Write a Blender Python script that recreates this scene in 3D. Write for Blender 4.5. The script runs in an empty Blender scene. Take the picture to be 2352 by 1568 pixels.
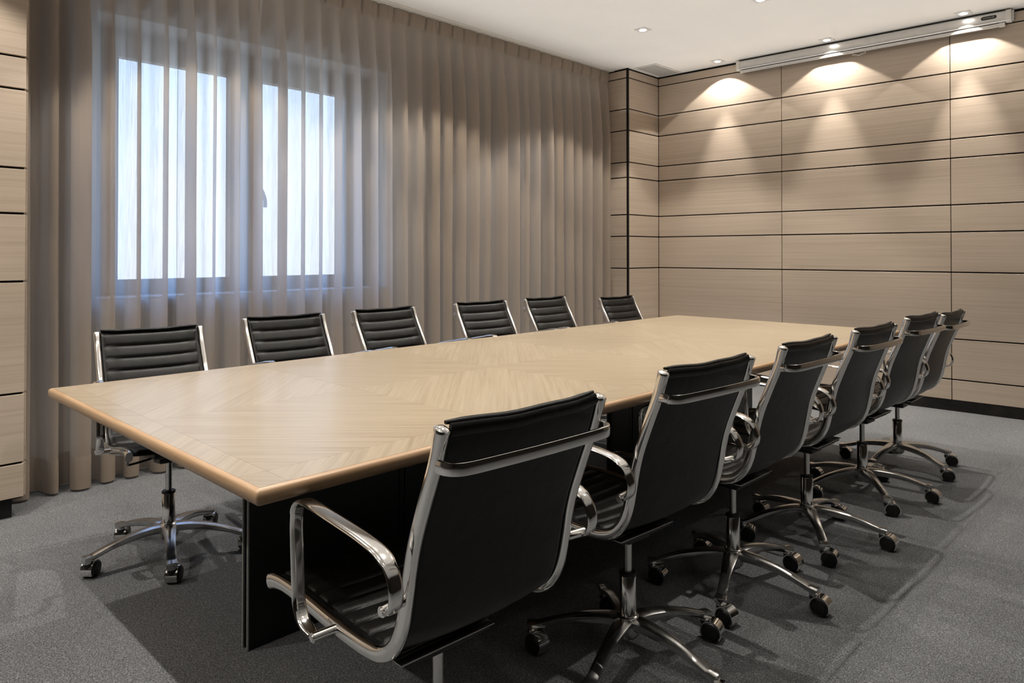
import bpy, bmesh, math, random
from mathutils import Vector, Matrix
random.seed(7)
C = bpy.context.scene.collection
SC = bpy.context.scene

# ------------------------------------------------------------------ camera
F_PX, CX, HORIZON, PITCH, CAM_H = 1650.0, 1176.0, 580.6, math.radians(0.6), 1.2
YAW = math.atan2(2780 - CX, F_PX)
cam_d = bpy.data.cameras.new('camera')
cam_d.sensor_fit = 'HORIZONTAL'
cam_d.sensor_width = 36.0
cam_d.lens = 36.0 * F_PX / 2352.0
cam_d.shift_y = (HORIZON - 784 - F_PX * math.tan(PITCH)) / 2352.0
cam_d.clip_start = 0.02
cam = bpy.data.objects.new('camera', cam_d)
C.objects.link(cam)
cam.location = (0, 0, CAM_H)
cam.rotation_euler = (math.pi / 2 + PITCH, 0, YAW)
SC.camera = cam

# ------------------------------------------------------------------ world (overcast daylight outside the window)
w = bpy.data.worlds.new('daylight')
SC.world = w
w.use_nodes = True
bg = w.node_tree.nodes['Background']
_wt = w.node_tree
_tc = _wt.nodes.new('ShaderNodeTexCoord'); _sp = _wt.nodes.new('ShaderNodeSeparateXYZ'); _rp = _wt.nodes.new('ShaderNodeValToRGB'); _mr = _wt.nodes.new('ShaderNodeMapRange')
_mr.inputs['From Min'].default_value = -1.0
_wt.links.new(_tc.outputs['Generated'], _sp.inputs[0]); _wt.links.new(_sp.outputs[2], _mr.inputs[0]); _wt.links.new(_mr.outputs[0], _rp.inputs[0]); _wt.links.new(_rp.outputs[0], bg.inputs[0])
_el = _rp.color_ramp.elements                      # hazy daylight: pale ground haze, white horizon, blue overhead
_el[0].position, _el[0].color = 0.0, (0.42, 0.44, 0.46, 1)
_el[1].position, _el[1].color = 1.0, (0.24, 0.55, 1.35, 1)
for _p, _c in ((0.42, (0.60, 0.64, 0.68)), (0.485, (0.94, 0.97, 1.0)), (0.545, (0.90, 0.96, 1.0)), (0.64, (0.62, 0.86, 1.22)), (0.78, (0.38, 0.72, 1.40))):
    _e = _el.new(_p); _e.color = (*_c, 1)
bg.inputs[1].default_value = 2.25

# ------------------------------------------------------------------ colour management
SC.view_settings.view_transform = 'Standard'
SC.view_settings.look = 'None'
SC.view_settings.gamma = 1.0
SC.view_settings.use_curve_mapping = False
SC.view_settings.exposure = 0.8
try:
    SC.cycles.use_denoising = True
    SC.cycles.max_bounces = 10
    SC.cycles.diffuse_bounces = 6
    SC.cycles.glossy_bounces = 5
    SC.cycles.transparent_max_bounces = 24
    SC.cycles.sample_clamp_indirect = 6.0
    SC.cycles.caustics_reflective = False
    SC.cycles.caustics_refractive = False
except Exception:
    pass

# ------------------------------------------------------------------ room lamps (ceiling downlights: a wide and a narrow beam each)
CEIL = 2.965
WARM = (1.0, 0.935, 0.85)
def spot(x, y, size, blend, energy, rad=0.014, z=CEIL - 0.016, col=WARM):
    l = bpy.data.lights.new('downlight_beam', 'SPOT')
    l.spot_size = math.radians(size)
    l.spot_blend = blend
    l.energy = energy
    l.color = col
    l.shadow_soft_size = rad
    o = bpy.data.objects.new('downlight_beam', l)
    o.location = (x, y, z)
    C.objects.link(o)
    return o
COLS = (-3.22, -2.25, -1.28, -0.31)
for x, y in ((-3.239, 6.044), (-2.265, 6.069), (-1.291, 6.096), (-0.31, 6.12)):      # the row that washes the back wall
    spot(x, y, 109, 0.07, 16)
    spot(x, y, 44, 0.7, 48)
for y in (4.782, 3.27, 1.75, 0.22, -1.30):
    for x in COLS:
        k = {-3.22: 1.05, -2.25: 0.95, -1.28: 1.5}.get(x, 0.12)
        spot(x, y, 108, 0.2, 16 * k * (2.9 if x < -3 else 1.0))
        spot(x, y, 62, 0.9, 32 * k * (0.65 if x < -3 else 1.0))
# unseen fill lights added to brighten the white ceiling (strongest over the table)
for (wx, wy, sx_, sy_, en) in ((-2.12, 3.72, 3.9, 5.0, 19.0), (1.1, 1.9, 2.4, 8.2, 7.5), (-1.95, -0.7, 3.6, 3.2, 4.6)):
    al = bpy.data.lights.new('added_ceiling_fill', 'AREA')
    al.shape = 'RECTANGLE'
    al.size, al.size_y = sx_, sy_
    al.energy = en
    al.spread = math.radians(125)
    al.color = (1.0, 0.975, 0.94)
    ao = bpy.data.objects.new('added_ceiling_fill', al)
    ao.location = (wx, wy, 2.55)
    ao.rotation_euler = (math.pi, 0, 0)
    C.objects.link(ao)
# daylight entering through the window opening
pl = bpy.data.lights.new('window_portal', 'AREA')
pl.shape = 'RECTANGLE'
pl.size, pl.size_y = 1.7, 1.5
pl.cycles.is_portal = True
po = bpy.data.objects.new('window_portal', pl)
po.location = (-4.66, 2.14, 1.72)
po.rotation_euler = (0, -math.pi / 2, 0)
C.objects.link(po)

# ------------------------------------------------------------------ materials
def new_mat(name):
    m = bpy.data.materials.new(name)
    m.use_nodes = True
    nt = m.node_tree
    b = nt.nodes['Principled BSDF']
    return m, nt, b
def node(nt, t, **kw):
    n = nt.nodes.new(t)
    for k, v in kw.items():
        setattr(n, k, v)
    return n
def math_n(nt, op, a, b=None, c=None):
    n = nt.nodes.new('ShaderNodeMath')
    n.operation = op
    for i, v in enumerate((a, b, c)):
        if v is None: continue
        if isinstance(v, (int, float)): n.inputs[i].default_value = v
        else: nt.links.new(v, n.inputs[i])
    return n.outputs[0]
def ramp(nt, fac, stops):
    r = nt.nodes.new('ShaderNodeValToRGB')
    el = r.color_ramp.elements
    while len(el) < len(stops): el.new(0.5)
    for e, (p, c) in zip(el, stops):
        e.position = p
        e.color = (*c, 1) if len(c) == 3 else c
    nt.links.new(fac, r.inputs[0])
    return r.outputs[0]
def simple(name, col, rough=0.5, metal=0.0, spec=0.5, noise=0.0, nscale=40.0, bump=0.0):
    m, nt, b = new_mat(name)
    b.inputs['Base Color'].default_value = (*col, 1)
    b.inputs['Roughness'].default_value = rough
    b.inputs['Metallic'].default_value = metal
    b.inputs['Specular IOR Level'].default_value = spec
    geo = node(nt, 'ShaderNodeTexCoord')
    nz = node(nt, 'ShaderNodeTexNoise')
    nz.inputs['Scale'].default_value = nscale
    nz.inputs['Detail'].default_value = 4
    nt.links.new(geo.outputs['Object'], nz.inputs['Vector'])
    if noise:
        lo = tuple(c * (1 - noise) for c in col); hi = tuple(min(1, c * (1 + noise)) for c in col)
        nt.links.new(ramp(nt, nz.outputs['Fac'], [(0.3, lo), (0.7, hi)]), b.inputs['Base Color'])
    if bump:
        bp = node(nt, 'ShaderNodeBump')
        bp.inputs['Strength'].default_value = bump
        bp.inputs['Distance'].default_value = 0.002
        nt.links.new(nz.outputs['Fac'], bp.inputs['Height'])
        nt.links.new(bp.outputs[0], b.inputs['Normal'])
    return m

def make_panel_wood():
    m, nt, b = new_mat('pale_oak_panelling')
    geo = node(nt, 'ShaderNodeNewGeometry')
    oi = node(nt, 'ShaderNodeObjectInfo')
    mp = node(nt, 'ShaderNodeMapping')
    mp.inputs['Scale'].default_value = (0.9, 0.9, 70)
    add = node(nt, 'ShaderNodeVectorMath', operation='ADD')
    sc = node(nt, 'ShaderNodeVectorMath', operation='SCALE')
    cmb = node(nt, 'ShaderNodeCombineXYZ')
    for i in range(3): nt.links.new(oi.outputs['Random'], cmb.inputs[i])
    sc.inputs['Scale'].default_value = 13.0
    nt.links.new(cmb.outputs[0], sc.inputs[0])
    nt.links.new(geo.outputs['Position'], mp.inputs['Vector'])
    nt.links.new(mp.outputs[0], add.inputs[0]); nt.links.new(sc.outputs[0], add.inputs[1])
    n1 = node(nt, 'ShaderNodeTexNoise'); n1.inputs['Scale'].default_value = 1.0; n1.inputs['Detail'].default_value = 6
    n1.inputs['Distortion'].default_value = 0.25
    nt.links.new(add.outputs[0], n1.inputs['Vector'])
    mp2 = node(nt, 'ShaderNodeMapping'); mp2.inputs['Scale'].default_value = (3, 3, 420)
    nt.links.new(geo.outputs['Position'], mp2.inputs['Vector'])
    n2 = node(nt, 'ShaderNodeTexNoise'); n2.inputs['Scale'].default_value = 1.0; n2.inputs['Detail'].default_value = 3
    nt.links.new(mp2.outputs[0], n2.inputs['Vector'])
    s = math_n(nt, 'ADD', math_n(nt, 'MULTIPLY', n1.outputs['Fac'], 0.62), math_n(nt, 'MULTIPLY', n2.outputs['Fac'], 0.38))
    s = math_n(nt, 'ADD', s, math_n(nt, 'MULTIPLY', math_n(nt, 'SUBTRACT', oi.outputs['Random'], 0.5), 0.07))
    col = ramp(nt, s, [(0.28, (0.415, 0.335, 0.258)), (0.5, (0.500, 0.412, 0.328)), (0.74, (0.56, 0.470, 0.385))])
    nt.links.new(col, b.inputs['Base Color'])
    b.inputs['Roughness'].default_value = 0.42
    b.inputs['Specular IOR Level'].default_value = 0.35
    bp = node(nt, 'ShaderNodeBump'); bp.inputs['Strength'].default_value = 0.12; bp.inputs['Distance'].default_value = 0.001
    nt.links.new(n2.outputs['Fac'], bp.inputs['Height']); nt.links.new(bp.outputs[0], b.inputs['Normal'])
    return m

TAB_XC, TAB_HW, TAB_Y0, TAB_Y1, TAB_Z = -2.083, 0.757, 0.655, 4.673, 0.74
CELL, DIAM_Y = 0.65, 2.68
def make_veneer():
    """book-matched oak veneer: the grain runs at 45 degrees and mirrors at every cell boundary"""
    m, nt, b = new_mat('diamond_matched_oak_veneer')
    geo = node(nt, 'ShaderNodeNewGeometry')
    sep = node(nt, 'ShaderNodeSeparateXYZ')
    nt.links.new(geo.outputs['Position'], sep.inputs[0])
    u = math_n(nt, 'PINGPONG', math_n(nt, 'ABSOLUTE', math_n(nt, 'SUBTRACT', sep.outputs[0], TAB_XC)), CELL)
    v = math_n(nt, 'PINGPONG', math_n(nt, 'ABSOLUTE', math_n(nt, 'SUBTRACT', sep.outputs[1], DIAM_Y)), CELL)
    d = math_n(nt, 'ADD', u, v)
    a = math_n(nt, 'SUBTRACT', u, v)
    cmb = node(nt, 'ShaderNodeCombineXYZ')
    nt.links.new(math_n(nt, 'MULTIPLY', d, 60), cmb.inputs[0]); nt.links.new(math_n(nt, 'MULTIPLY', a, 1.3), cmb.inputs[1])
    n1 = node(nt, 'ShaderNodeTexNoise'); n1.inputs['Scale'].default_value = 1.0; n1.inputs['Detail'].default_value = 5; n1.inputs['Distortion'].default_value = 0.3
    nt.links.new(cmb.outputs[0], n1.inputs['Vector'])
    cmb2 = node(nt, 'ShaderNodeCombineXYZ')
    nt.links.new(math_n(nt, 'MULTIPLY', d, 300), cmb2.inputs[0]); nt.links.new(math_n(nt, 'MULTIPLY', a, 4.0), cmb2.inputs[1])
    n2 = node(nt, 'ShaderNodeTexNoise'); n2.inputs['Scale'].default_value = 1.0; n2.inputs['Detail'].default_value = 3
    nt.links.new(cmb2.outputs[0], n2.inputs['Vector'])
    s = math_n(nt, 'ADD', math_n(nt, 'MULTIPLY', n1.outputs['Fac'], 0.55), math_n(nt, 'MULTIPLY', n2.outputs['Fac'], 0.45))
    # veneer chatoyance: leaves whose grain runs the other way read a touch darker
    iu = math_n(nt, 'FLOOR', math_n(nt, 'DIVIDE', math_n(nt, 'SUBTRACT', sep.outputs[0], TAB_XC), CELL))
    iv = math_n(nt, 'FLOOR', math_n(nt, 'DIVIDE', math_n(nt, 'SUBTRACT', sep.outputs[1], DIAM_Y), CELL))
    par = math_n(nt, 'FLOORED_MODULO', math_n(nt, 'ADD', iu, iv), 2.0)
    s = math_n(nt, 'SUBTRACT', s, math_n(nt, 'MULTIPLY', par, 0.04))
    col = ramp(nt, s, [(0.28, (0.240, 0.186, 0.122)), (0.48, (0.330, 0.266, 0.184)), (0.68, (0.39, 0.322, 0.233))])
    nt.links.new(col, b.inputs['Base Color'])
    b.inputs['Roughness'].default_value = 0.28
    b.inputs['Specular IOR Level'].default_value = 0.5
    bp = node(nt, 'ShaderNodeBump'); bp.inputs['Strength'].default_value = 0.06; bp.inputs['Distance'].default_value = 0.0006
    nt.links.new(n2.outputs['Fac'], bp.inputs['Height']); nt.links.new(bp.outputs[0], b.inputs['Normal'])
    return m

def make_edge_wood():
    m, nt, b = new_mat('solid_beech_edging')
    geo = node(nt, 'ShaderNodeNewGeometry')
    mp = node(nt, 'ShaderNodeMapping'); mp.inputs['Scale'].default_value = (5, 5, 160)
    nt.links.new(geo.outputs['Position'], mp.inputs['Vector'])
    n1 = node(nt, 'ShaderNodeTexNoise'); n1.inputs['Scale'].default_value = 1.0; n1.inputs['Detail'].default_value = 4
    nt.links.new(mp.outputs[0], n1.inputs['Vector'])
    nt.links.new(ramp(nt, n1.outputs['Fac'], [(0.3, (0.36, 0.225, 0.125)), (0.7, (0.475, 0.315, 0.19))]), b.inputs['Base Color'])
    b.inputs['Roughness'].default_value = 0.34
    return m

def make_carpet():
    m, nt, b = new_mat('speckled_grey_carpet')
    geo = node(nt, 'ShaderNodeNewGeometry')
    n1 = node(nt, 'ShaderNodeTexNoise'); n1.inputs['Scale'].default_value = 210; n1.inputs['Detail'].default_value = 3; n1.inputs['Roughness'].default_value = 0.75
    n2 = node(nt, 'ShaderNodeTexNoise'); n2.inputs['Scale'].default_value = 2.2; n2.inputs['Detail'].default_value = 5
    n3 = node(nt, 'ShaderNodeTexVoronoi'); n3.inputs['Scale'].default_value = 260
    for n in (n1, n2, n3): nt.links.new(geo.outputs['Position'], n.inputs['Vector'])
    s = math_n(nt, 'ADD', math_n(nt, 'MULTIPLY', n1.outputs['Fac'], 0.8), math_n(nt, 'MULTIPLY', n3.outputs['Distance'], 0.26))
    s = math_n(nt, 'ADD', s, math_n(nt, 'MULTIPLY', math_n(nt, 'SUBTRACT', n2.outputs['Fac'], 0.5), 0.10))
    col = ramp(nt, s, [(0.36, (0.024, 0.0252, 0.0265)), (0.52, (0.132, 0.137, 0.143)), (0.70, (0.31, 0.318, 0.328))])
    nt.links.new(col, b.inputs['Base Color'])
    b.inputs['Roughness'].default_value = 0.95
    b.inputs['Specular IOR Level'].default_value = 0.1
    b.inputs['Sheen Weight'].default_value = 0.15
    bp = node(nt, 'ShaderNodeBump'); bp.inputs['Strength'].default_value = 0.8; bp.inputs['Distance'].default_value = 0.004
    nt.links.new(n1.outputs['Fac'], bp.inputs['Height']); nt.links.new(bp.outputs[0], b.inputs['Normal'])
    return m

def make_curtain(name, transp):
    m, nt, b = new_mat(name)
    nt.nodes.remove(b)
    out = nt.nodes['Material Output']
    geo = node(nt, 'ShaderNodeNewGeometry')
    mp = node(nt, 'ShaderNodeMapping'); mp.inputs['Scale'].default_value = (260, 260, 6)
    nt.links.new(geo.outputs['Position'], mp.inputs['Vector'])
    n1 = node(nt, 'ShaderNodeTexNoise'); n1.inputs['Scale'].default_value = 1.0; n1.inputs['Detail'].default_value = 3
    nt.links.new(mp.outputs[0], n1.inputs['Vector'])
    col = ramp(nt, n1.outputs['Fac'], [(0.3, (0.44, 0.338, 0.245)), (0.7, (0.59, 0.468, 0.352))])
    di = node(nt, 'ShaderNodeBsdfDiffuse'); tl = node(nt, 'ShaderNodeBsdfTranslucent'); tr = node(nt, 'ShaderNodeBsdfTransparent')
    tr.inputs[0].default_value = (0.93, 0.95, 0.98, 1)
    nt.links.new(col, di.inputs[0])
    tl.inputs[0].default_value = (0.66, 0.68, 0.71, 1)
    # fine creases of the hanging cloth
    mp3 = node(nt, 'ShaderNodeMapping'); mp3.inputs['Scale'].default_value = (7, 7, 5); mp3.inputs['Rotation'].default_value = (0.5, 0, 0)
    nt.links.new(geo.outputs['Position'], mp3.inputs['Vector'])
    n3 = node(nt, 'ShaderNodeTexNoise'); n3.inputs['Scale'].default_value = 1.0; n3.inputs['Detail'].default_value = 4; n3.inputs['Distortion'].default_value = 0.8
    nt.links.new(mp3.outputs[0], n3.inputs['Vector'])
    bp = node(nt, 'ShaderNodeBump'); bp.inputs['Strength'].default_value = 0.35; bp.inputs['Distance'].default_value = 0.02
    nt.links.new(n3.outputs['Fac'], bp.inputs['Height'])
    nt.links.new(bp.outputs[0], di.inputs['Normal'])
    m1 = node(nt, 'ShaderNodeMixShader'); m1.inputs[0].default_value = 0.55
    nt.links.new(di.outputs[0], m1.inputs[1]); nt.links.new(tl.outputs[0], m1.inputs[2])
    m2 = node(nt, 'ShaderNodeMixShader')
    fac = math_n(nt, 'ADD', math_n(nt, 'MULTIPLY', math_n(nt, 'SUBTRACT', n1.outputs['Fac'], 0.5), 0.25), transp)
    nt.links.new(fac, m2.inputs[0])
    nt.links.new(m1.outputs[0], m2.inputs[1]); nt.links.new(tr.outputs[0], m2.inputs[2])
    nt.links.new(m2.outputs[0], out.inputs[0])
    return m

def make_leather():
    m, nt, b = new_mat('black_leather')
    tc = node(nt, 'ShaderNodeTexCoord')
    v = node(nt, 'ShaderNodeTexVoronoi'); v.inputs['Scale'].default_value = 520
    n2 = node(nt, 'ShaderNodeTexNoise'); n2.inputs['Scale'].default_value = 26; n2.inputs['Detail'].default_value = 5
    nt.links.new(tc.outputs['Object'], v.inputs['Vector']); nt.links.new(tc.outputs['Object'], n2.inputs['Vector'])
    nt.links.new(ramp(nt, n2.outputs['Fac'], [(0.3, (0.0030, 0.0029, 0.0027)), (0.7, (0.0060, 0.0057, 0.0054))]), b.inputs['Base Color'])
    b.inputs['Roughness'].default_value = 0.36
    b.inputs['Specular IOR Level'].default_value = 0.27
    h = math_n(nt, 'ADD', math_n(nt, 'MULTIPLY', v.outputs['Distance'], 0.35), math_n(nt, 'MULTIPLY', n2.outputs['Fac'], 1.6))
    bp = node(nt, 'ShaderNodeBump'); bp.inputs['Strength'].default_value = 0.28; bp.inputs['Distance'].default_value = 0.003
    nt.links.new(h, bp.inputs['Height']); nt.links.new(bp.outputs[0], b.inputs['Normal'])
    return m

def make_emit(name, col, strength):
    m, nt, b = new_mat(name)
    b.inputs['Base Color'].default_value = (0.9, 0.9, 0.9, 1)
    b.inputs['Emission Color'].default_value = (*col, 1)
    b.inputs['Emission Strength'].default_value = strength
    return m

def make_glass():
    m, nt, b = new_mat('window_glass')
    nt.nodes.remove(b)
    out = nt.nodes['Material Output']
    t = node(nt, 'ShaderNodeBsdfTransparent'); g = node(nt, 'ShaderNodeBsdfGlossy'); g.inputs['Roughness'].default_value = 0.02
    t.inputs[0].default_value = (0.95, 0.98, 1, 1)
    mx = node(nt, 'ShaderNodeMixShader'); mx.inputs[0].default_value = 0.06
    nt.links.new(t.outputs[0], mx.inputs[1]); nt.links.new(g.outputs[0], mx.inputs[2]); nt.links.new(mx.outputs[0], out.inputs[0])
    return m

M = dict(
    panel=make_panel_wood(), veneer=make_veneer(), edge=make_edge_wood(), carpet=make_carpet(),
    curtain=make_curtain('sheer_taupe_curtain', 0.21), hem=make_curtain('sheer_taupe_curtain_doubled', 0.12),
    leather=make_leather(), glass=make_glass(),
    chrome=simple('polished_chrome', (0.84, 0.83, 0.81), 0.11, 1.0, noise=0.03, nscale=60),
    alu=simple('polished_aluminium', (0.60, 0.595, 0.585), 0.20, 1.0, noise=0.12, nscale=30, bump=0.05),
    steel=simple('satin_steel', (0.62, 0.61, 0.59), 0.26, 1.0, noise=0.06, nscale=50),
    black=simple('matt_black_backing', (0.006, 0.0055, 0.005), 0.7, spec=0.2, noise=0.3),
    plinth=simple('dark_plinth_laminate', (0.012, 0.0105, 0.0095), 0.5, spec=0.3, noise=0.5, nscale=8),
    blackpaint=simple('black_satin_lacquer', (0.0065, 0.0066, 0.007), 0.36, spec=0.4, noise=0.2, nscale=12),
    rubber=simple('black_plastic', (0.010, 0.010, 0.010), 0.42, spec=0.45, noise=0.2, nscale=30),
    tread=simple('dark_grey_tread', (0.030, 0.030, 0.031), 0.55, noise=0.2, nscale=60),
    white=simple('white_ceiling_paint', (0.83, 0.815, 0.785), 0.9, spec=0.1, noise=0.015, nscale=3),
    plaster=simple('dark_wall_covering', (0.045, 0.04, 0.035), 0.9, spec=0.1, noise=0.03, nscale=5),
    reveal=simple('white_reveal_paint', (0.80, 0.79, 0.77), 0.8, spec=0.15, noise=0.02, nscale=6),
    frame=simple('grey_aluminium_window_frame', (0.12, 0.125, 0.135), 0.45, spec=0.4, noise=0.04, nscale=20),
    case=simple('anodised_casing', (0.62, 0.61, 0.595), 0.32, 0.75, noise=0.03, nscale=20),
    offwhite=simple('off_white_plastic', (0.70, 0.68, 0.63), 0.4, noise=0.03, nscale=20),
    lampframe=simple('white_lamp_frame', (0.66, 0.655, 0.64), 0.35, spec=0.5, noise=0.03, nscale=30),
    vent=simple('grey_grille_metal', (0.46, 0.455, 0.43), 0.5, noise=0.05, nscale=40),
    lens=make_emit('lit_lamp_lens', (1.0, 0.95, 0.86), 9.0),
)

# ------------------------------------------------------------------ mesh helpers
def box(bm, x0, x1, y0, y1, z0, z1):
    vs = [bm.verts.new((x, y, z)) for x in (x0, x1) for y in (y0, y1) for z in (z0, z1)]
    for f in ((0, 1, 3, 2), (4, 6, 7, 5), (0, 4, 5, 1), (2, 3, 7, 6), (0, 2, 6, 4), (1, 5, 7, 3)):
        bm.faces.new([vs[i] for i in f])
    return vs
def to_mesh(name, bm, m, sharp=35, smooth=True):
    bmesh.ops.recalc_face_normals(bm, faces=bm.faces[:])
    me = bpy.data.meshes.new(name)
    bm.to_mesh(me); bm.free()
    if m: me.materials.append(m)
    if smooth:
        for p in me.polygons: p.use_smooth = True
        try: me.set_sharp_from_angle(angle=math.radians(sharp))
        except Exception: pass
    return me
def link(name, me, parent=None, loc=(0, 0, 0), rot=(0, 0, 0)):
    o = bpy.data.objects.new(name, me)
    C.objects.link(o)
    if parent: o.parent = parent
    o.location = loc; o.rotation_euler = rot
    return o
def obj(name, bm, m, parent=None, **kw):
    return link(name, to_mesh(name, bm, m, **kw), parent)
def empty(name, loc=(0, 0, 0), rz=0):
    o = bpy.data.objects.new(name, None)
    C.objects.link(o)
    o.location = loc; o.rotation_euler = (0, 0, rz)
    o.empty_display_size = 0.1
    return o
def tag(o, label=None, cat=None, group=None, kind=None):
    if label: o['label'] = label
    if cat: o['category'] = cat
    if group: o['group'] = group
    if kind: o['kind'] = kind
    return o
def bev(bm, w, seg=2):
    bmesh.ops.bevel(bm, geom=bm.edges[:], offset=w, segments=seg, profile=0.5, affect='EDGES', clamp_overlap=True)
def bbox(x0, x1, y0, y1, z0, z1, w=0.0, seg=2):
    bm = bmesh.new()
    box(bm, x0, x1, y0, y1, z0, z1)
    if w: bev(bm, w, seg)
    return bm
def catmull(P, n):
    P = [Vector(p) for p in P]
    out = []
    for i in range(len(P) - 1):
        p0 = P[i - 1] if i else P[0] * 2 - P[1]
        p1, p2 = P[i], P[i + 1]
        p3 = P[i + 2] if i + 2 < len(P) else P[-1] * 2 - P[-2]
        for k in range(n):
            t = k / n
            out.append(0.5 * ((2 * p1) + (p2 - p0) * t + (2 * p0 - 5 * p1 + 4 * p2 - p3) * t * t + (3 * p1 - p0 - 3 * p2 + p3) * t ** 3))
    out.append(P[-1])
    return out
def ellipse(a, b, n=10, power=2.0):
    pts = []
    for k in range(n):
        t = 2 * math.pi * k / n
        c, s = math.cos(t), math.sin(t)
        pts.append((a * math.copysign(abs(c) ** (2 / power), c), b * math.copysign(abs(s) ** (2 / power), s)))
    return pts
def sweep(bm, path, section, ref, scales=None, caps=True):
    """section (u, v): u along ref (kept perpendicular to the path), v along path x ref"""
    ref = Vector(ref)
    rings = []
    n = len(path)
    for i, p in enumerate(path):
        p = Vector(p)
        t = (Vector(path[min(i + 1, n - 1)]) - Vector(path[max(i - 1, 0)])).normalized()
        a = (ref - t * ref.dot(t)).normalized()
        b = t.cross(a)
        su, sv = scales[i] if scales else (1, 1)
        rings.append([bm.verts.new(p + a * (u * su) + b * (v * sv)) for u, v in section])
    k = len(section)
    for r0, r1 in zip(rings, rings[1:]):
        for j in range(k):
            bm.faces.new((r0[j], r0[(j + 1) % k], r1[(j + 1) % k], r1[j]))
    if caps:
        bm.faces.new(rings[0][::-1]); bm.faces.new(rings[-1])
    return rings
def cyl(bm, p0, p1, r, n=16, r1=None):
    p0, p1 = Vector(p0), Vector(p1)
    d = (p1 - p0).normalized()
    ref = Vector((0, 0, 1)) if abs(d.z) < 0.9 else Vector((1, 0, 0))
    sweep(bm, [p0, p1], ellipse(r, r, n), ref, scales=[(1, 1), ((r1 or r) / r,) * 2])
def lathe(bm, prof, n=24):
    rings = [[bm.verts.new((r * math.cos(2 * math.pi * k / n), r * math.sin(2 * math.pi * k / n), z)) for k in range(n)] for r, z in prof]
    for a, b in zip(rings, rings[1:]):
        for k in range(n):
            bm.faces.new((a[k], a[(k + 1) % n], b[(k + 1) % n], b[k]))
    bm.faces.new(rings[0][::-1]); bm.faces.new(rings[-1])

# ------------------------------------------------------------------ room shell
FLOOR_X0, FLOOR_X1, FLOOR_Y0, FLOOR_Y1 = -4.40, 2.6, -2.6, 6.40
fl = obj('floor', bbox(-4.9, FLOOR_X1 + .1, FLOOR_Y0 - .1, FLOOR_Y1 + .1, -0.12, -0.0045), M['tread'], smooth=False)
tag(fl, kind='structure')
bm = bmesh.new(); box(bm, -.2497, .2497, -.2497, .2497, -0.0044, 0.0)
tile_me = to_mesh('carpet_tile', bm, M['carpet'], smooth=False)
for i in range(14):
    for j in range(18):
        x = FLOOR_X0 + .25 + .5 * i + .12; y = FLOOR_Y0 + .25 + .5 * j
        if x > FLOOR_X1 or y > FLOOR_Y1: continue
        link('carpet_tile', tile_me, fl, (x, y, 0))
tag(obj('ceiling', bbox(-4.9, FLOOR_X1 + .2, FLOOR_Y0 - .2, FLOOR_Y1 + .2, CEIL, CEIL + .15), M['white'], smooth=False), kind='structure')

JOINTS = [2.872, 2.575, 2.370, 2.066, 1.920, 1.565, 1.359, 1.053, 0.547, 0.240]
TOP, BOT, GAP = 2.946, 0.087, 0.010
LEVELS = [TOP] + JOINTS + [BOT]
def rows(levels):
    for k in range(len(levels) - 1):
        hi = levels[k] - (GAP / 2 if k else 0); lo = levels[k + 1] + (GAP / 2 if k + 2 < len(levels) else 0)
        yield lo, hi
# back wall: built in its own axes (x along the wall), then turned 1.3 degrees
ANG = math.atan2(0.02315, 0.99973)
corner = Vector((-3.967, 6.192, 0))
wb = obj('wall_back', bbox(-0.35, 6.9, 0.016, 0.16, 0, CEIL), M['black'], smooth=False)
wb.location = corner; wb.rotation_euler = (0, 0, ANG)
tag(wb, kind='structure')
edges = [0.0, 1.2495, 2.552, 3.855, 5.158, 6.46]
for a, b in zip(edges, edges[1:]):
    for lo, hi in rows(LEVELS):
        obj('wood_panel', bbox(a + .0028, b - .0028, 0, 0.017, lo, hi, 0.0012, 1), M['panel'], wb, smooth=False)
bb = obj('baseboard_back', bbox(0.012, 6.6, 0.006, 0.02, 0.001, BOT + .001, 0), M['plinth'], smooth=False)
bb.location = corner; bb.rotation_euler = (0, 0, ANG); tag(bb, kind='structure')
tr = obj('trim_1', bbox(0.0, 6.6, 0.004, 0.018, TOP, CEIL - .0005), M['black'], smooth=False)
tr.location = corner; tr.rotation_euler = (0, 0, ANG); tag(tr, kind='structure')
# boxed column between curtain and back wall
CX0, CY0 = -3.967, 5.665
wc = obj('wall_column', bbox(-4.40, CX0 - .016, CY0 + .016, 6.19, 0, CEIL), M['black'], smooth=False)
tag(wc, kind='structure')
for lo, hi in rows(LEVELS):
    obj('wood_panel', bbox(CX0 - .017, CX0, CY0 + .022, 6.188, lo, hi, 0.0012, 1), M['panel'], wc, smooth=False)
    obj('wood_panel', bbox(-4.39, CX0 - .022, CY0, CY0 + .017, lo, hi, 0.0012, 1), M['panel'], wc, smooth=False)
tag(obj('trim_2', bbox(CX0 - .0195, CX0 - .004, CY0 + .004, CY0 + .0195, 0.002, CEIL - .001), M['black'], smooth=False), kind='structure')
tag(obj('baseboard_column', bbox(CX0 - .018, CX0 - .006, CY0 + .02, 6.188, .001, BOT), M['plinth'], smooth=False), kind='structure')
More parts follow.
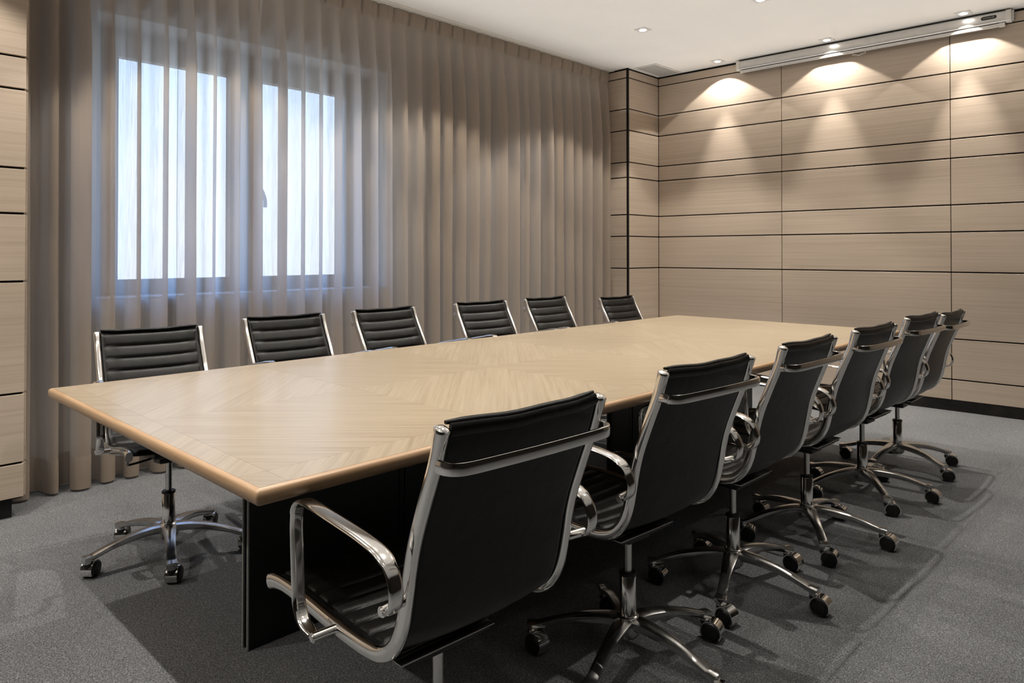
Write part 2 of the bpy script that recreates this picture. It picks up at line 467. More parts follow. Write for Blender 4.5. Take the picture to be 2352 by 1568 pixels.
# panelled pier on the left, in front of the curtain
LX, LY = -3.88, 0.815
wl = obj('wall_left', bbox(-4.03, LX - .016, FLOOR_Y0, LY - .016, 0.086, CEIL), M['black'], smooth=False)
tag(wl, kind='structure')
LL = [2.946, 2.88, 2.60, 2.396, 2.093, 1.945, 1.586, 1.379, 1.070, 0.563, 0.248, 0.094]
for lo, hi in rows(LL):
    for a, b in ((LY - .012 - 1.3, LY - .012), (LY - .012 - 2.6, LY - .012 - 1.304), (FLOOR_Y0, LY - .012 - 2.604)):
        obj('wood_panel', bbox(LX - .017, LX, a, b, lo, hi, 0.0012, 1), M['panel'], wl, smooth=False)
    obj('end_panel', bbox(-4.03, LX - .022, LY - .017, LY, lo, hi, 0.0012, 1), M['panel'], wl, smooth=False)
tag(obj('baseboard_left', bbox(-4.02, LX - .035, FLOOR_Y0, LY - .05, .001, .092), M['plinth'], smooth=False), kind='structure')
# outer wall with the window opening, hidden behind the curtain
WX = -4.262
OY0, OY1, OZ0, OZ1 = 1.20, 3.10, 0.955, 2.50
bm = bmesh.new()
box(bm, WX - .34, WX, -2.7, OY0, 0, CEIL); box(bm, WX - .34, WX, OY1, 6.5, 0, CEIL)
box(bm, WX - .34, WX, OY0, OY1, 0, OZ0); box(bm, WX - .34, WX, OY0, OY1, OZ1, CEIL)
tag(obj('wall_window', bm, M['reveal'], smooth=False), kind='structure')
wr = obj('wall_right', bbox(FLOOR_X1, FLOOR_X1 + .15, FLOOR_Y0 - .1, FLOOR_Y1 + .2, 0, CEIL), M['plaster'], smooth=False); tag(wr, kind='structure')
wr = obj('wall_rear', bbox(-4.9, FLOOR_X1 + .1, FLOOR_Y0 - .15, FLOOR_Y0, 0, CEIL), M['plaster'], smooth=False); tag(wr, kind='structure')

# ------------------------------------------------------------------ window
FX = -4.56
win = empty('window_1', (FX, 2.14, OZ0)); tag(win, kind='structure')
def wpart(name, bm, m, parent):
    o = obj(name, bm, m, parent, smooth=False)
    return o
def wb_(x0, x1, y0, y1, z0, z1, w=0.003): return bbox(x0 - FX, x1 - FX, y0 - 2.14, y1 - 2.14, z0 - OZ0, z1 - OZ0, w, 1)
for nm, a in (('jamb', (1.20, 1.31, OZ0, OZ1)), ('jamb', (2.97, 3.10, OZ0, OZ1)), ('mullion', (2.105, 2.175, OZ0, OZ1))):
    wpart(nm, wb_(FX - .05, FX + .03, *a), M['frame'], win)
wpart('head_rail', wb_(FX - .05, FX + .028, 1.20, 3.10, 2.40, OZ1), M['frame'], win)
wpart('sill_rail', wb_(FX - .05, FX + .034, 1.20, 3.10, OZ0, 0.99), M['frame'], win)
for y0, y1 in ((1.31, 2.105), (2.175, 2.97)):
    s = bmesh.new()
    for a in ((y0, y0 + .075, 0.99, 2.40), (y1 - .06, y1, 0.99, 2.40), (y0 + .075, y1 - .06, 0.99, 1.045), (y0 + .075, y1 - .06, 2.338, 2.40)):
        box(s, -.02, .045, a[0] - 2.14, a[1] - 2.14, a[2] - OZ0, a[3] - OZ0)
    so = wpart('sash', s, M['frame'], win)
    g = wpart('pane', wb_(FX + .006, FX + .012, y0 + .07, y1 - .055, 1.04, 2.343, 0), M['glass'], so)
    if y0 > 2:
        h = bmesh.new()
        cyl(h, (.045, y0 + .04 - 2.14, 1.66 - OZ0), (.075, y0 + .04 - 2.14, 1.66 - OZ0), .012)
        sweep(h, catmull([(.078, y0 + .035 - 2.14, 1.675 - OZ0), (.085, y0 + .055 - 2.14, 1.63 - OZ0), (.085, y0 + .085 - 2.14, 1.56 - OZ0), (.083, y0 + .09 - 2.14, 1.50 - OZ0)], 5), ellipse(.008, .014, 8), (1, 0, 0))
        obj('window_handle', h, M['frame'], so)

# ------------------------------------------------------------------ curtains
def build_curtain(y0, y1, seed, label, x_mid=-4.166, top=2.948, flip=False):
    rnd = random.Random(seed)
    # pleat table: irregular widths
    pls, y = [], y0
    while y < y1 - .05:
        p = rnd.uniform(.118, .168)
        pls.append([y, p, rnd.uniform(.65, 1.3), rnd.uniform(-.3, 1.1), rnd.uniform(-.5, .5), rnd.uniform(-1, 1)]); y += p
    sc = (y1 - y0) / (y - y0)
    for q in pls: q[0] = y0 + (q[0] - y0) * sc; q[1] *= sc
    NS = 18
    zs = [0.012, .05, .10, .175, .26, .4, .6, .85, 1.1, 1.4, 1.7, 2.0, 2.25, 2.45, 2.6, 2.72, 2.80, 2.85, 2.90, 2.925, top]
    def point(k, j, z):
        yy, p, amp, om, ph, dr = pls[k]
        t = z / top
        th = 2 * math.pi * j / NS
        # depth of the fold: tight gathers at the heading, fuller below
        if z > 2.86: A = .010
        else:
            f = min(1, (2.86 - z) / .55)
            A = .010 + (.054 * amp) * f ** .6
            A += .014 * max(0, 1 - z / .9)
        ov = .012 + om * .022
        ov *= max(0, min(1, (2.86 - z) / .5))
        drift = .016 * dr * math.sin(1.2 * t * math.pi + ph * 5) * (1 - t)
        yv = yy + p * j / NS + ov * math.sin(2 * th + ph) * (0.9 if j not in (0, NS) else 1) + drift * math.sin(th / 2) ** 2
        xv = x_mid + A * math.cos(th + math.pi) + .006 * math.sin(3.1 * yy + 2 * t)
        xv += .002 * math.sin(7 * z + 4 * yy) * (1 - t)
        if z > 2.86:
            # pinched heading tape
            xv = x_mid - .026 + .028 * (1 - abs(math.cos(th / 2)) ** 60) + .003 * math.sin(3 * th + 7 * yy)
            yv = yy + p * j / NS
        return Vector((xv, yv, z))
    # blend end points of neighbouring pleats so the cloth is continuous
    cols = []
    for k in range(len(pls)):
        for j in range(NS): cols.append((k, j))
    cols.append((len(pls) - 1, NS))
    grid = [[point(k, j, z) for z in zs] for k, j in cols]
    # smooth a little along the width
    for _ in range(1):
        g2 = [[None] * len(zs) for _ in grid]
        for i in range(len(grid)):
            a, b = grid[max(0, i - 1)], grid[min(len(grid) - 1, i + 1)]
            for q in range(len(zs)):
                g2[i][q] = grid[i][q] * .5 + (a[q] + b[q]) * .25 if zs[q] < 2.86 else grid[i][q]
        grid = g2
    root = empty('curtain', (x_mid, (y0 + y1) / 2, 0))
    tag(root, label, 'curtain', 'taupe curtains along the window wall')
    off = Vector(root.location)
    def strip(name, q0, q1, m, dx=0.0):
        bm = bmesh.new()
        vs = [[bm.verts.new(g[q] - off + Vector((dx, 0, 0))) for q in range(q0, q1 + 1)] for g in grid]
        for a, b in zip(vs, vs[1:]):
            for i in range(len(a) - 1):
                bm.faces.new((a[i], b[i], b[i + 1], a[i + 1]))
        return obj(name, bm, m, root, sharp=80)
    strip('cloth', 0, len(zs) - 1, M['curtain'])
    strip('hem', 0, 3, M['hem'], .0035)
    strip('heading_tape', zs.index(2.85), len(zs) - 1, M['hem'], .006)
    return root
build_curtain(0.62, 2.085, 11, 'sheer taupe curtain beside the left wood panels, over the first window pane')
build_curtain(2.10, 5.64, 23, 'sheer taupe curtain running from the window middle to the wood column', x_mid=-4.166)
ct = obj('curtain_track', bbox(-4.215, -4.115, .62, 5.655, CEIL - .012, CEIL - .0005, .002, 1), M['offwhite'], smooth=False)
tag(ct, 'slim off-white ceiling track carrying the two taupe curtains', 'curtain track')

# ------------------------------------------------------------------ conference table
tx0, tx1 = TAB_XC - TAB_HW, TAB_XC + TAB_HW
table = empty('conference_table', (TAB_XC, (TAB_Y0 + TAB_Y1) / 2, 0))
tag(table, 'long pale oak conference table with diamond-matched veneer top and black pedestals', 'table')
tof = Vector(table.location)
def tpart(name, bm, m, **kw):
    bmesh.ops.translate(bm, verts=bm.verts[:], vec=-tof)
    return obj(name, bm, m, table, **kw)
tpart('tabletop_core', bbox(tx0 + .014, tx1 - .014, TAB_Y0 + .014, TAB_Y1 - .014, TAB_Z - .033, TAB_Z - .0042), M['edge'], smooth=False)
bm = bmesh.new()
prof = [(.0125, TAB_Z - .0002), (.008, TAB_Z - .0006), (.0035, TAB_Z - .0028), (.0009, TAB_Z - .0065), (0, TAB_Z - .012), (.0004, TAB_Z - .020), (.0022, TAB_Z - .027), (.006, TAB_Z - .0325), (.011, TAB_Z - .035), (.022, TAB_Z - .0352), (.022, TAB_Z - .008), (.0125, TAB_Z - .004)]
def ring(d, z):
    r = max(.0015, .005 - d * .2)
    pts = []
    for cx_, cy_, a0 in ((tx1 - d - r, TAB_Y1 - d - r, 0), (tx0 + d + r, TAB_Y1 - d - r, 90), (tx0 + d + r, TAB_Y0 + d + r, 180), (tx1 - d - r, TAB_Y0 + d + r, 270)):
        for s in range(5):
            a = math.radians(a0 + 90 * s / 4)
            pts.append(bm.verts.new((cx_ + r * math.cos(a), cy_ + r * math.sin(a), z)))
    return pts
rs = [ring(d, z) for d, z in prof]
rs.append(rs[0])
for a, b in zip(rs, rs[1:]):
    for k in range(len(a)):
        bm.faces.new((a[k], a[(k + 1) % len(a)], b[(k + 1) % len(a)], b[k]))
tag(tpart('edge_molding', bm, M['edge'], sharp=50), 'solid rounded beech edging, more orange than the top')
xs = [tx0 + .0127, TAB_XC - CELL, TAB_XC, TAB_XC + CELL, tx1 - .0127]
ys = [TAB_Y0 + .0127] + [DIAM_Y + CELL * k for k in range(-3, 4)] + [TAB_Y1 - .0127]
for a, b in zip(xs, xs[1:]):
    for c, d in zip(ys, ys[1:]):
        tpart('veneer_leaf', bbox(a + .0002, b - .0002, c + .0002, d - .0002, TAB_Z - .004, TAB_Z), M['veneer'], smooth=False)
for (py0, py1, s) in ((1.006, 2.490, 1), (4.327, 2.844, -1)):
    lo, hi = min(py0, py1), max(py0, py1)
    j1, j2 = py0 + s * .565, py0 + s * 1.315
    x0, x1 = -2.118, -2.090
    ped = tpart('pedestal', bbox(x0 + .004, x1 - .004, lo + .004, hi - .004, .001, TAB_Z - .034), M['black'], smooth=False)
    def pp(name, bm, m):
        bmesh.ops.translate(bm, verts=bm.verts[:], vec=-tof); return obj(name, bm, m, ped, smooth=False)
    cuts = sorted([py0, j1 - s * .004, j1 + s * .025, j2 - s * .004, j2 + s * .025, py1])
    for q in range(0, 6, 2):
        for xa, xb in ((x1 - .004, x1 + .004), (x0 - .004, x0 + .004)):
            pp('side_panel', bbox(xa, xb, cuts[q] + .001, cuts[q + 1] - .001, .002, TAB_Z - .0355, .0015, 1), M['blackpaint'])
    for q in (1, 3):
        for xa in (x1 - .004, x0 - .001):
            pp('joint_strip', bbox(xa, xa + .005, cuts[q] + .004, cuts[q + 1] - .004, .002, TAB_Z - .036), M['blackpaint'])
    for xe in (x0 - .0035, x1 - .0005):
        pp('edge_trim', bbox(xe, xe + .004, py0 - .0035, py0 + .0035, .002, TAB_Z - .0355, .001, 1), M['vent'])

# ------------------------------------------------------------------ office chair parts (local: +y faces the table)
FRAME = [(-.280, .903), (-.262, .842), (-.233, .770), (-.206, .700), (-.189, .640), (-.177, .580), (-.166, .535), (-.149, .497), (-.122, .467), (-.088, .450),
         (-.045, .443), (.02, .4405), (.10, .442), (.18, .4455), (.25, .448), (.31, .447), (.35, .442), (.375, .434)]
HALF = .205
fp = catmull([(0, y, z) for y, z in FRAME], 4)
arc = [0.0]
for a, b in zip(fp, fp[1:]): arc.append(arc[-1] + (b - a).length)
ARC = arc[-1]
def at_arc(s):
    s = max(0, min(ARC, s))
    for i in range(len(arc) - 1):
        if arc[i + 1] >= s:
            t = (s - arc[i]) / (arc[i + 1] - arc[i] + 1e-9)
            p = fp[i].lerp(fp[i + 1], t)
            i0, i1 = max(0, i - 1), min(len(fp) - 1, i + 2)
            tg = (fp[i1] - fp[i0]).normalized()
            return p, Vector((0, -tg.z, tg.y)) * -1 if False else Vector((0, -tg.z, tg.y))
    return fp[-1], Vector((0, 0, 1))
# the inner side (towards the sitter) is +normal: check sign on the back
_p, _n = at_arc(.1)
NS_ = 1 if _n.y > 0 else -1

def frame_mesh(sx):
    bm = bmesh.new()
    path = [Vector((sx * HALF, p.y, p.z)) for p in fp]
    n = len(path)
    sc = []
    for i, p in enumerate(path):
        t = arc[i] / ARC
        k = 1.0
        if i < 2: k = 1.08
        if t > .93: k = 1 + (t - .93) * 2.4
        low = max(0, min(1, (.66 - p.z) / .05))          # below the waist the tube flattens
        sc.append((k * (1 - .10 * low), k * (1 + .12 * low)))
    sweep(bm, path, ellipse(.0115, .0135, 12, 2.5), (1, 0, 0), sc)
    # domed cap on top of the post
    t = (path[0] - path[1]).normalized()
    cap = [path[0] - t * .002, path[0] + t * .003, path[0] + t * .0065, path[0] + t * .008]
    sweep(bm, cap, ellipse(.0125, .0145, 12, 2.5), (1, 0, 0), [(1.05, 1.05), (1.05, 1.05), (.75, .75), (.3, .3)])
    return to_mesh('side_frame', bm, M['chrome'], 50)

def sling_mesh(name, s0, s1, rib0, ribs_n):
    bm = bmesh.new()
    hw = HALF - .0125
    us = [-1, -.985, -.955, -.93, -.90, -.6, -.3, 0, .3, .6, .90, .93, .955, .985, 1]
    per = 8
    ss = [s0, s0 + .003]
    L = (s1 - s0 - .012) / ribs_n
    for r in range(ribs_n):
        for k in range(per):
            ss.append(s0 + .006 + L * (r + k / per))
    ss += [s1 - .006, s1 - .003, s1]
    front, back = [], []
    for si, s in enumerate(ss):
        p, n = at_arc(s); n = n * NS_
        fr, bk = [], []
        q = (s - s0 - .006) / L
        f = q - math.floor(q)
        rib = max(0.0, 1 - abs(2 * f - 1) ** 2.6) if 0 <= q <= ribs_n else 0
        rib = rib ** .5
        end = min(1, min(s - s0, s1 - s) / .012)
        for u in us:
            e = min(1, max(0, (0.945 - abs(u)) / .05))
            border = .004 if abs(u) > .93 else 0.0
            bump = (.003 + .0075 * rib) * e * (0.4 + 0.6 * end) + border * (0.4 + .6 * end)
            sag = -.010 * (1 - u * u)
            base = p + n * (.001 + sag)
            th = .0022 + .0022 * end
            if abs(u) == 1: th *= .4; bump *= .2
            fr.append(bm.verts.new((u * hw, base.y + n.y * (th + bump), base.z + n.z * (th + bump))))
            bk.append(bm.verts.new((u * hw, base.y - n.y * th, base.z - n.z * th)))
        front.append(fr); back.append(bk)
    nu = len(us)
    for a in range(len(ss) - 1):
        for k in range(nu - 1):
            bm.faces.new((front[a][k], front[a][k + 1], front[a + 1][k + 1], front[a + 1][k]))
            bm.faces.new((back[a][k + 1], back[a][k], back[a + 1][k], back[a + 1][k + 1]))
        bm.faces.new((front[a][0], front[a + 1][0], back[a + 1][0], back[a][0]))
        bm.faces.new((front[a + 1][-1], front[a][-1], back[a][-1], back[a + 1][-1]))
    for k in range(nu - 1):
        bm.faces.new((front[0][k + 1], front[0][k], back[0][k], back[0][k + 1]))
        bm.faces.new((front[-1][k], front[-1][k + 1], back[-1][k + 1], back[-1][k]))
    return to_mesh(name, bm, M['leather'], 60)

def welt_mesh():
    bm = bmesh.new()
    p, n = at_arc(0); n = n * NS_
    t = (fp[0] - fp[1]).normalized()
    path = []
    for k in range(13):
        u = -1 + 2 * k / 12
        q = p + n * (.0095 - .010 * (1 - u * u)) + t * (.006 + .004 * abs(u) ** 3 + .0012 * math.sin(7 * u))
        path.append(Vector((u * (HALF - .013), q.y, q.z)))
    sweep(bm, path, ellipse(.0065, .0080, 8), (0, 0, 1), [(.55, .55)] + [(1, 1)] * 11 + [(.55, .55)])
    # the turned-over top of the padded front
    path2 = [Vector((v.x * .985, v.y - .010 * n.y, v.z - .012)) for v in path]
    sweep(bm, path2, ellipse(.012, .0052, 8), (0, 0, 1))
    return to_mesh('top_welt', bm, M['leather'], 60)

def bar_mesh():
    bm = bmesh.new()
    z = .843
    y = -.262
    P = [(-HALF - .004, y - .006, z), (-HALF - .004, y - .030, z), (-HALF + .006, y - .047, z), (-HALF + .028, y - .056, z), (-.12, y - .0595, z), (0, y - .062, z)]
    P = P + [(-a, b, c) for a, b, c in P[-2::-1]]
    sweep(bm, catmull(P, 5), ellipse(.0125, .0048, 10, 3.2), (0, 0, 1))
    return to_mesh('back_bar', bm, M['chrome'], 50)

ARM = [(.062, .440), (.092, .445), (.120, .459), (.136, .487), (.141, .54), (.145, .60), (.147, .645), (.140, .680), (.118, .697), (.085, .700), (.03, .697), (-.05, .693), (-.12, .688),
       (-.172, .679), (-.204, .659), (-.218, .630), (-.216, .604), (-.204, .588), (-.190, .583)]
def arm_mesh(sx):
    bm = bmesh.new()
    x = sx * (HALF + .050)
    P = catmull([(x, y, z) for y, z in ARM], 4)
    n = len(P)
    sc = []
    for i, p in enumerate(P):
        t = i / (n - 1)
        k = min(1, min(t, 1 - t) / .07)
        wdt = .62 + .38 * k
        if p.z > .67: wdt *= 1.14
        sc.append((wdt, .75 + .25 * k))
    sweep(bm, P, ellipse(.0150, .0052, 10, 3.0), (1, 0, 0), sc)
    for (py, pz) in ((.062, .443), (-.186, .584)):
        fy = py
        cyl(bm, (sx * (HALF + .004), fy + (.008 if pz > .5 else 0), pz), (sx * (HALF + .058), fy, pz), .0098, 14)
        cyl(bm, (sx * (HALF + .0575), fy, pz), (sx * (HALF + .0612), fy, pz), .0072, 12)
    return to_mesh('armrest', bm, M['chrome'], 50)

def mech_mesh():
    bm = bmesh.new()
    box(bm, -.080, .080, -.055, .130, .388, .424)
    box(bm, -.050, .050, -.045, .070, .364, .390)
    bev(bm, .006, 2)
    box(bm, -.168, .045, -.118, -.060, .4205, .4275)          # black plate under the rear edge
    box(bm, -.150, .020, -.110, -.060, .4135, .4215)
    return to_mesh('tilt_mechanism', bm, M['rubber'], 40)
def spreader_mesh(y):
    bm = bmesh.new()
    if y < 0:
        box(bm, -.178, .055, -.122, -.085, .4278, .4312); bev(bm, .001, 1)
    else:
        path = [(-HALF, y, .434), (-.12, y, .427), (0, y, .424), (.12, y, .427), (HALF, y, .434)]
        sweep(bm, catmull(path, 4), ellipse(.005, .016, 8, 3.5), (0, 0, 1))
    return to_mesh('cross_spreader', bm, M['alu'], 50)
def lever_mesh():
    bm = bmesh.new()
    sweep(bm, catmull([(.06, .05, .392), (.115, .075, .386), (.155, .10, .384), (.168, .12, .386), (.178, .19, .402), (.182, .215, .410)], 5), ellipse(.0042, .0042, 8), (0, 0, 1))
    return to_mesh('tilt_lever', bm, M['rubber'], 60)
def piston_mesh():
    bm = bmesh.new(); lathe(bm, [(.0119, .20), (.0119, .40)], 20)
    return to_mesh('gas_piston', bm, M['steel'], 40)
def collar_mesh():
    bm = bmesh.new(); lathe(bm, [(.0242, .115), (.0244, .13), (.0244, .248), (.0235, .2495)], 28)
    return to_mesh('lift_collar', bm, M['chrome'], 40)
def collar_ring_mesh():
    bm = bmesh.new(); lathe(bm, [(.0245, .2495), (.0254, .2505), (.0254, .257), (.0235, .259), (.0125, .2595), (.0125, .2495)], 28)
    return to_mesh('collar_ring', bm, M['rubber'], 40)
TIP = .287
def star_mesh():
    bm = bmesh.new()
    lathe(bm, [(.0265, .070), (.036, .082), (.042, .104), (.040, .122), (.031, .132), (.0262, .135)], 30)
    for k in range(5):
        a = math.radians(72 * k)
        d = Vector((math.cos(a), math.sin(a), 0)); side = Vector((-math.sin(a), math.cos(a), 0))
        prof = [(.015, .110), (.05, .1145), (.095, .113), (.15, .1065), (.205, .095), (.25, .0815), (.272, .0745), (.290, .071), (.3015, .068)]
        P = catmull([d * r + Vector((0, 0, z)) for r, z in prof], 3)
        n = len(P)
        sc = []
        for i in range(n):
            t = i / (n - 1)
            wdt = 1.40 - .62 * min(1, t / .45) + .22 * max(0, (t - .72) / .28)
            hgt = 1.15 - .45 * min(1, t / .6) + .25 * max(0, (t - .75) / .25)
            if i == n - 1: wdt *= .55; hgt *= .6
            sc.append((wdt, hgt))
        sec = [(-.0165, -.010), (-.0150, .000), (-.0105, .0085), (-.0038, .0115), (.0038, .0115), (.0105, .0085), (.0150, .000), (.0165, -.010), (.0095, -.0125), (-.0095, -.0125)]
        sec = [(u * 1.28, -v * 1.35) for u, v in sec]
        sweep(bm, P, sec, side, sc)
        tip = d * TIP
        cyl(bm, tip + Vector((0, 0, .057)), tip + Vector((0, 0, .0755)), .0150, 16, .0158)
    return to_mesh('star_base', bm, M['alu'], 50)
def caster_mesh():
    """swivel hood, stem at the origin, wheels trail along +y, axle along x"""
    bm = bmesh.new()
    yc, zc, ro, ri = .022, .0295, .0335, .0303
    pts = []
    for k in range(13):
        a = math.radians(-38 + 250 * k / 12)
        pts.append((math.cos(a), math.sin(a)))
    L = []
    for c, s in pts:
        L.append([bm.verts.new((x, yc + r * c, zc + r * s)) for r in (ri, ro) for x in (-.0205, .0205)])
    for a, b in zip(L, L[1:]):
        bm.faces.new((a[2], a[3], b[3], b[2])); bm.faces.new((a[1], a[0], b[0], b[1]))
        bm.faces.new((a[0], a[2], b[2], b[0])); bm.faces.new((a[3], a[1], b[1], b[3]))
    bm.faces.new((L[0][0], L[0][1], L[0][3], L[0][2])); bm.faces.new((L[-1][1], L[-1][0], L[-1][2], L[-1][3]))
    return to_mesh('caster', bm, M['chrome'], 40)
def socket_mesh():
    bm = bmesh.new(); lathe(bm, [(.0105, .036), (.0150, .046), (.0156, .0575)], 16)
    return to_mesh('caster_socket', bm, M['rubber'], 40)
def wheel_mesh():
    bm = bmesh.new()
    prof = [(.0170, -.0075), (.0255, -.0072), (.0285, -.0050), (.0296, -.002), (.0296, .002), (.0285, .0050), (.0255, .0072), (.0235, .0058), (.0225, .0074), (.0170, .0084)]
    lathe(bm, prof, 24)
    bmesh.ops.rotate(bm, verts=bm.verts[:], cent=(0, 0, 0), matrix=Matrix.Rotation(math.pi / 2, 3, 'Y'))
    return to_mesh('caster_wheel', bm, M['rubber'], 40)
S_TOP, S_BEND = 0.0, None
for i, p in enumerate(fp):
    if p.y > -.085 and p.z < .46: S_BEND = arc[i]; break
CH = dict(fl=frame_mesh(-1), fr=frame_mesh(1), back=sling_mesh('backrest', .0, S_BEND - .001, 0, 9), seat=sling_mesh('seat', S_BEND + .001, ARC - .004, 0, 8), welt=welt_mesh(), bar=bar_mesh(),
          al=arm_mesh(-1), ar=arm_mesh(1), mech=mech_mesh(), spread=spreader_mesh(-.098), spread2=spreader_mesh(.165), lever=lever_mesh(), piston=piston_mesh(), collar=collar_mesh(), ring=collar_ring_mesh(),
          star=star_mesh(), caster=caster_mesh(), socket=socket_mesh(), wheel=wheel_mesh())
def chair(x, y, rz, dz, star_deg, label, group, axis_deg, tilt=0.0):
    root = empty('office_chair', (x, y, 0), rz)
    tag(root, label, 'chair', group)
    for nm, key in (('side_frame', 'fl'), ('side_frame', 'fr'), ('backrest', 'back'), ('seat', 'seat'), ('back_bar', 'bar'), ('armrest', 'al'), ('armrest', 'ar'),
                    ('tilt_mechanism', 'mech'), ('cross_spreader', 'spread'), ('cross_spreader', 'spread2'), ('tilt_lever', 'lever'), ('gas_piston', 'piston')):
        if key == 'piston': link(nm, CH[key], root); continue
        o = link(nm, CH[key], root, (0, .42 * math.sin(tilt), .42 * (1 - math.cos(tilt)) + dz), (tilt, 0, 0))
        if key == 'back': link('top_welt', CH['welt'], o)
    o = link('lift_collar', CH['collar'], root); link('collar_ring', CH['ring'], o)
    sr = math.radians(star_deg) - rz
    link('star_base', CH['star'], root, (0, 0, 0), (0, 0, sr))
    rnd = random.Random(int(star_deg * 10) + int(y * 100))
    for k in range(5):
        a = sr + math.radians(72 * k)
        c = link('caster', CH['caster'], root, (TIP * math.cos(a), TIP * math.sin(a), 0), (0, 0, math.radians(axis_deg + rnd.uniform(-14, 14)) - rz))
        link('caster_socket', CH['socket'], c)
        for sx in (-1, 1):
            link('caster_wheel', CH['wheel'], c, (sx * .0178, .022, .0295), (0, 0, 0 if sx > 0 else math.pi))
    return root
D2R = math.radians
OFF = .28
right = [((-.924, .995), 2.8, -.004, -5, 'front right-hand chair, back turned to us, cut off below the seat by the frame edge'),
         ((-.963, 1.750), 4.0, -.004, -3, 'black leather chair directly behind the nearest one, its star base cut by the bottom edge'),
         ((-.965, 2.424), 0.5, -.004, 1.5, 'black leather chair third from the front in the row seen from behind'),
         ((-.958, 3.063), 1.9, -.004, 16, 'black leather chair fourth from the front in the row seen from behind'),
         ((-.972, 3.775), 3.3, -.004, 21, 'black leather chair second from the back wall in the row seen from behind'),
         ((-.997, 4.440), 0.0, -.03, 46, 'black leather chair nearest the back wall in the row seen from behind')]
for (mx, my), r, dz, st, lab in right:
    f = Vector((-math.cos(D2R(r)), math.sin(D2R(r)), 0))
    chair(mx + f.x * OFF, my + f.y * OFF, D2R(90 - r), dz, st, lab, 'black chairs seen from behind on the near side of the table', 8 + 180 * 0 - 90)
TL = D2R(8)
left = [((-3.312, 1.150), 8.0, .010, 54, 'black ribbed chair at the near left table corner, its star base in full view'),
        ((-3.325, 1.790), 3.5, .016, 20, 'black ribbed chair facing us in front of the gap between the window panes'),
        ((-3.313, 2.386), -1.5, .020, 5, 'black ribbed chair facing us, third from the left along the curtain'),
        ((-3.327, 3.142), 3.7, .020, 33, 'black ribbed chair facing us, fourth from the left along the curtain'),
        ((-3.316, 3.744), 0.0, .020, 60, 'black ribbed chair facing us, second from the far table end along the curtain'),
        ((-3.320, 4.585), 3.0, -.012, 12, 'lowest black ribbed chair facing us, beside the wood column at the far end')]
for (mx, my), r, dz, st, lab in left:
    f = Vector((math.cos(D2R(r)), -math.sin(D2R(r)), 0))
    chair(mx + f.x * .342, my + f.y * .342, D2R(-90 - r), dz, st, lab, 'black ribbed chairs facing us along the curtain', 45, D2R(9.5) if st == 54 else TL)

# ------------------------------------------------------------------ projection screen casing on the back wall
U = Vector((math.cos(ANG), math.sin(ANG), 0))
ps = empty('projection_screen', (-2.05, 6.196, 0), ANG)
tag(ps, 'closed silver roll-up projection screen casing mounted high on the panelled back wall', 'projection screen')
ZC, SL, SR = 2.912, -1.055, 1.035
def rr(hw, hh, r, n=4):
    pts = []
    for cx_, cy_, a0 in ((hw - r, hh - r, 0), (-hw + r, hh - r, 90), (-hw + r, -hh + r, 180), (hw - r, -hh + r, 270)):
        for s in range(n + 1):
            a = math.radians(a0 + 90 * s / n); pts.append((cx_ + r * math.cos(a), cy_ + r * math.sin(a)))
    return pts
bm = bmesh.new(); sweep(bm, [(SL + .03, 0, ZC), (SR - .03, 0, ZC)], rr(.040, .033, .014), (0, 0, 1)); obj('casing', bm, M['case'], ps, sharp=40)
for a, b in ((SL, SL + .032), (SR - .032, SR)):
    bm = bmesh.new(); sweep(bm, [(a, 0, ZC), (b, 0, ZC)], rr(.0435, .036, .015), (0, 0, 1)); obj('end_cap', bm, M['offwhite'], ps, sharp=40)
bm = bmesh.new(); sweep(bm, [(SL + .05, -.006, ZC - .056), (SR - .075, -.006, ZC - .056)], rr(.0125, .014, .005), (0, 0, 1)); obj('bottom_bar', bm, M['case'], ps, sharp=40)
for a, b in ((SL + .035, SL + .05), (SR - .075, SR - .04)):
    bm = bmesh.new(); sweep(bm, [(a, -.006, ZC - .056), (b, -.006, ZC - .056)], rr(.0145, .0155, .004), (0, 0, 1)); obj('bar_end', bm, M['offwhite'], ps, sharp=40)
bm = bmesh.new()
sweep(bm, [(-.045, -.012, ZC - .066), (-.05, -.014, ZC - .085), (-.025, -.016, ZC - .087), (0, -.017, ZC - .097), (.025, -.016, ZC - .087), (.05, -.014, ZC - .085), (.045, -.012, ZC - .066)], ellipse(.0028, .0028, 6), (0, 1, 0))
obj('pull_handle', bm, M['offwhite'], ps)
bm = bmesh.new(); box(bm, SR - .004, SR + .012, .008, .036, ZC - .034, ZC + .046); bev(bm, .003, 1)
mb = obj('mounting_bracket', bm, M['case'], ps)
bm = bmesh.new()
for z in (-.018, .004, .028): cyl(bm, (SR + .0115, .022, ZC + z), (SR + .0128, .022, ZC + z), .006, 10)
obj('screw_hole', bm, M['black'], mb)
bm = bmesh.new(); pill = []
for a0, cx_ in ((-90, .036), (90, -.036)):
    for s in range(7):
        a = math.radians(a0 + 180 * s / 6); pill.append((cx_ + .013 * math.cos(a), .013 * math.sin(a)))
va = [bm.verts.new((SR - .135 + x, -.0332, ZC + .006 + z)) for x, z in pill]; vb = [bm.verts.new((SR - .135 + x, -.0345, ZC + .006 + z)) for x, z in pill]
bm.faces.new(va[::-1]); bm.faces.new(vb)
for k in range(len(pill)): bm.faces.new((va[k], va[(k + 1) % len(pill)], vb[(k + 1) % len(pill)], vb[k]))
badge = obj('badge', bm, M['rubber'], ps, smooth=False)
bm = bmesh.new()
sweep(bm, [(SR - .135 - .034 + .0028 * k, -.0349, ZC + .006 + (.0035 if k % 2 else -.0035)) for k in range(19)], ellipse(.0009, .0009, 5), (0, 1, 0))
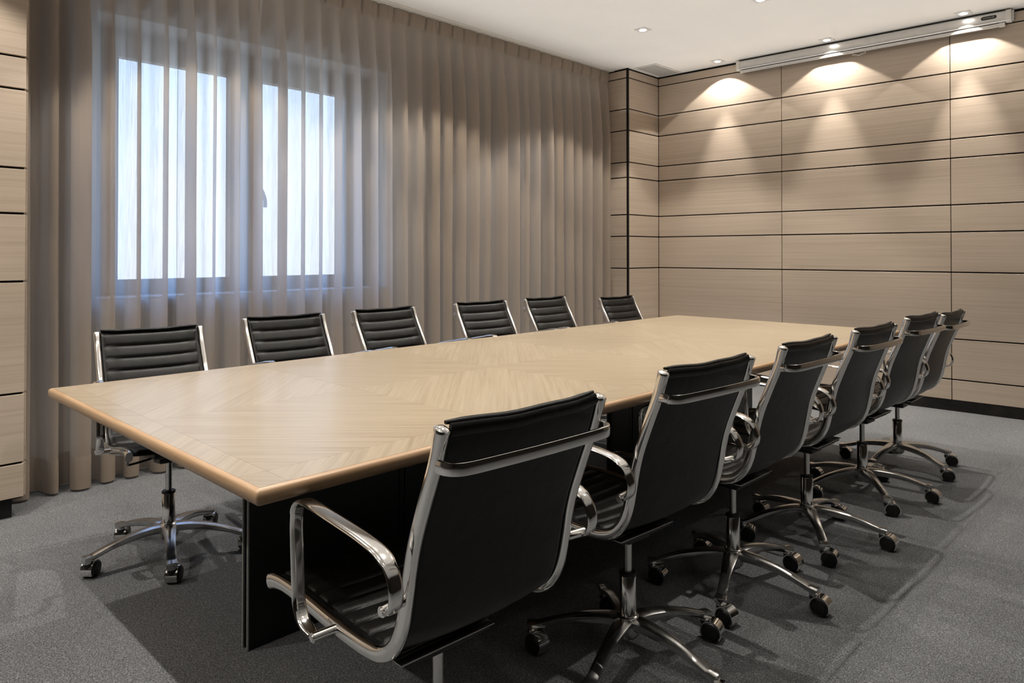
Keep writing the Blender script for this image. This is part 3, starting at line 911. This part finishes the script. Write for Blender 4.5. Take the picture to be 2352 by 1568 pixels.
sweep(bm, [(SR - .135 + .028 + .006 * math.cos(2 * math.pi * k / 10), -.0349, ZC + .007 + .006 * math.sin(2 * math.pi * k / 10)) for k in range(10)], ellipse(.0009, .0009, 5), (0, 1, 0))
obj('badge_script', bm, M['offwhite'], badge)

# ------------------------------------------------------------------ ceiling: downlights and vent
bm = bmesh.new()
o_, i_ = .050, .036
for a in ((-o_, o_, -o_, -i_), (-o_, o_, i_, o_), (-o_, -i_, -i_, i_), (i_, o_, -i_, i_)): box(bm, a[0], a[1], a[2], a[3], -.0045, 0)
lamp_frame = to_mesh('lamp_frame', bm, M['lampframe'], smooth=False)
bm = bmesh.new()
ro, ri_ = .036, .0285
N = 24
outer = []
for k in range(N):
    a = 2 * math.pi * k / N
    c, s = math.cos(a), math.sin(a)
    m_ = max(abs(c), abs(s))
    outer.append((ro * c / m_, ro * s / m_))
vo = [bm.verts.new((x, y, -.0018)) for x, y in outer]; vi = [bm.verts.new((ri_ * math.cos(2 * math.pi * k / N), ri_ * math.sin(2 * math.pi * k / N), -.0018)) for k in range(N)]
vi2 = [bm.verts.new((ri_ * math.cos(2 * math.pi * k / N), ri_ * math.sin(2 * math.pi * k / N), -.0058)) for k in range(N)]
for k in range(N):
    q = (k + 1) % N
    bm.faces.new((vo[k], vo[q], vi[q], vi[k])); bm.faces.new((vi[k], vi[q], vi2[q], vi2[k]))
lamp_bezel = to_mesh('lamp_bezel', bm, M['lampframe'], 30)
bm = bmesh.new(); lathe(bm, [(.0282, -.001), (.0282, -.006), (.022, -.0085), (.012, -.0098), (.002, -.0102)], 24)
lamp_lens = to_mesh('lamp_lens', bm, M['lens'], 60)
for x, y, lab in ((-3.205, 4.782, 'square recessed ceiling downlight nearest the curtain, away from the back wall'),
                  (-2.235, 4.782, 'square recessed ceiling downlight cut by the top edge of the frame'),
                  (-3.239, 6.044, 'square recessed downlight between the ceiling vent and the screen casing'),
                  (-2.265, 6.069, 'square recessed downlight above the middle of the screen casing'),
                  (-1.291, 6.096, 'square recessed downlight above the badge end of the screen casing')):
    L = empty('ceiling_downlight', (x, y, CEIL))
    tag(L, lab, 'downlight', 'square recessed ceiling downlights')
    link('lamp_frame', lamp_frame, L); link('lamp_bezel', lamp_bezel, L); link('lamp_lens', lamp_lens, L)
v = empty('ceiling_vent', (-3.815, 5.95, CEIL))
tag(v, 'grey slatted ceiling air vent in the corner above the wood column', 'vent')
bm = bmesh.new()
hx, hy = .125, .232
for a in ((-hx, hx, -hy, -hy + .02), (-hx, hx, hy - .02, hy), (-hx, -hx + .02, -hy + .02, hy - .02), (hx - .02, hx, -hy + .02, hy - .02)): box(bm, *a, -.006, -.0003)
obj('vent_frame', bm, M['offwhite'], v, smooth=False)
bm = bmesh.new(); box(bm, -hx + .019, hx - .019, -hy + .019, hy - .019, -.0012, -.0004)
obj('vent_backing', bm, M['plinth'], v, smooth=False)
bm = bmesh.new()
for k in range(30):
    y = -hy + .025 + k * (2 * hy - .05) / 29
    box(bm, -hx + .02, hx - .02, y - .0056, y + .0056, -.0048, -.002)
tag(obj('vent_louvres', bm, M['vent'], v, smooth=False), kind='stuff')
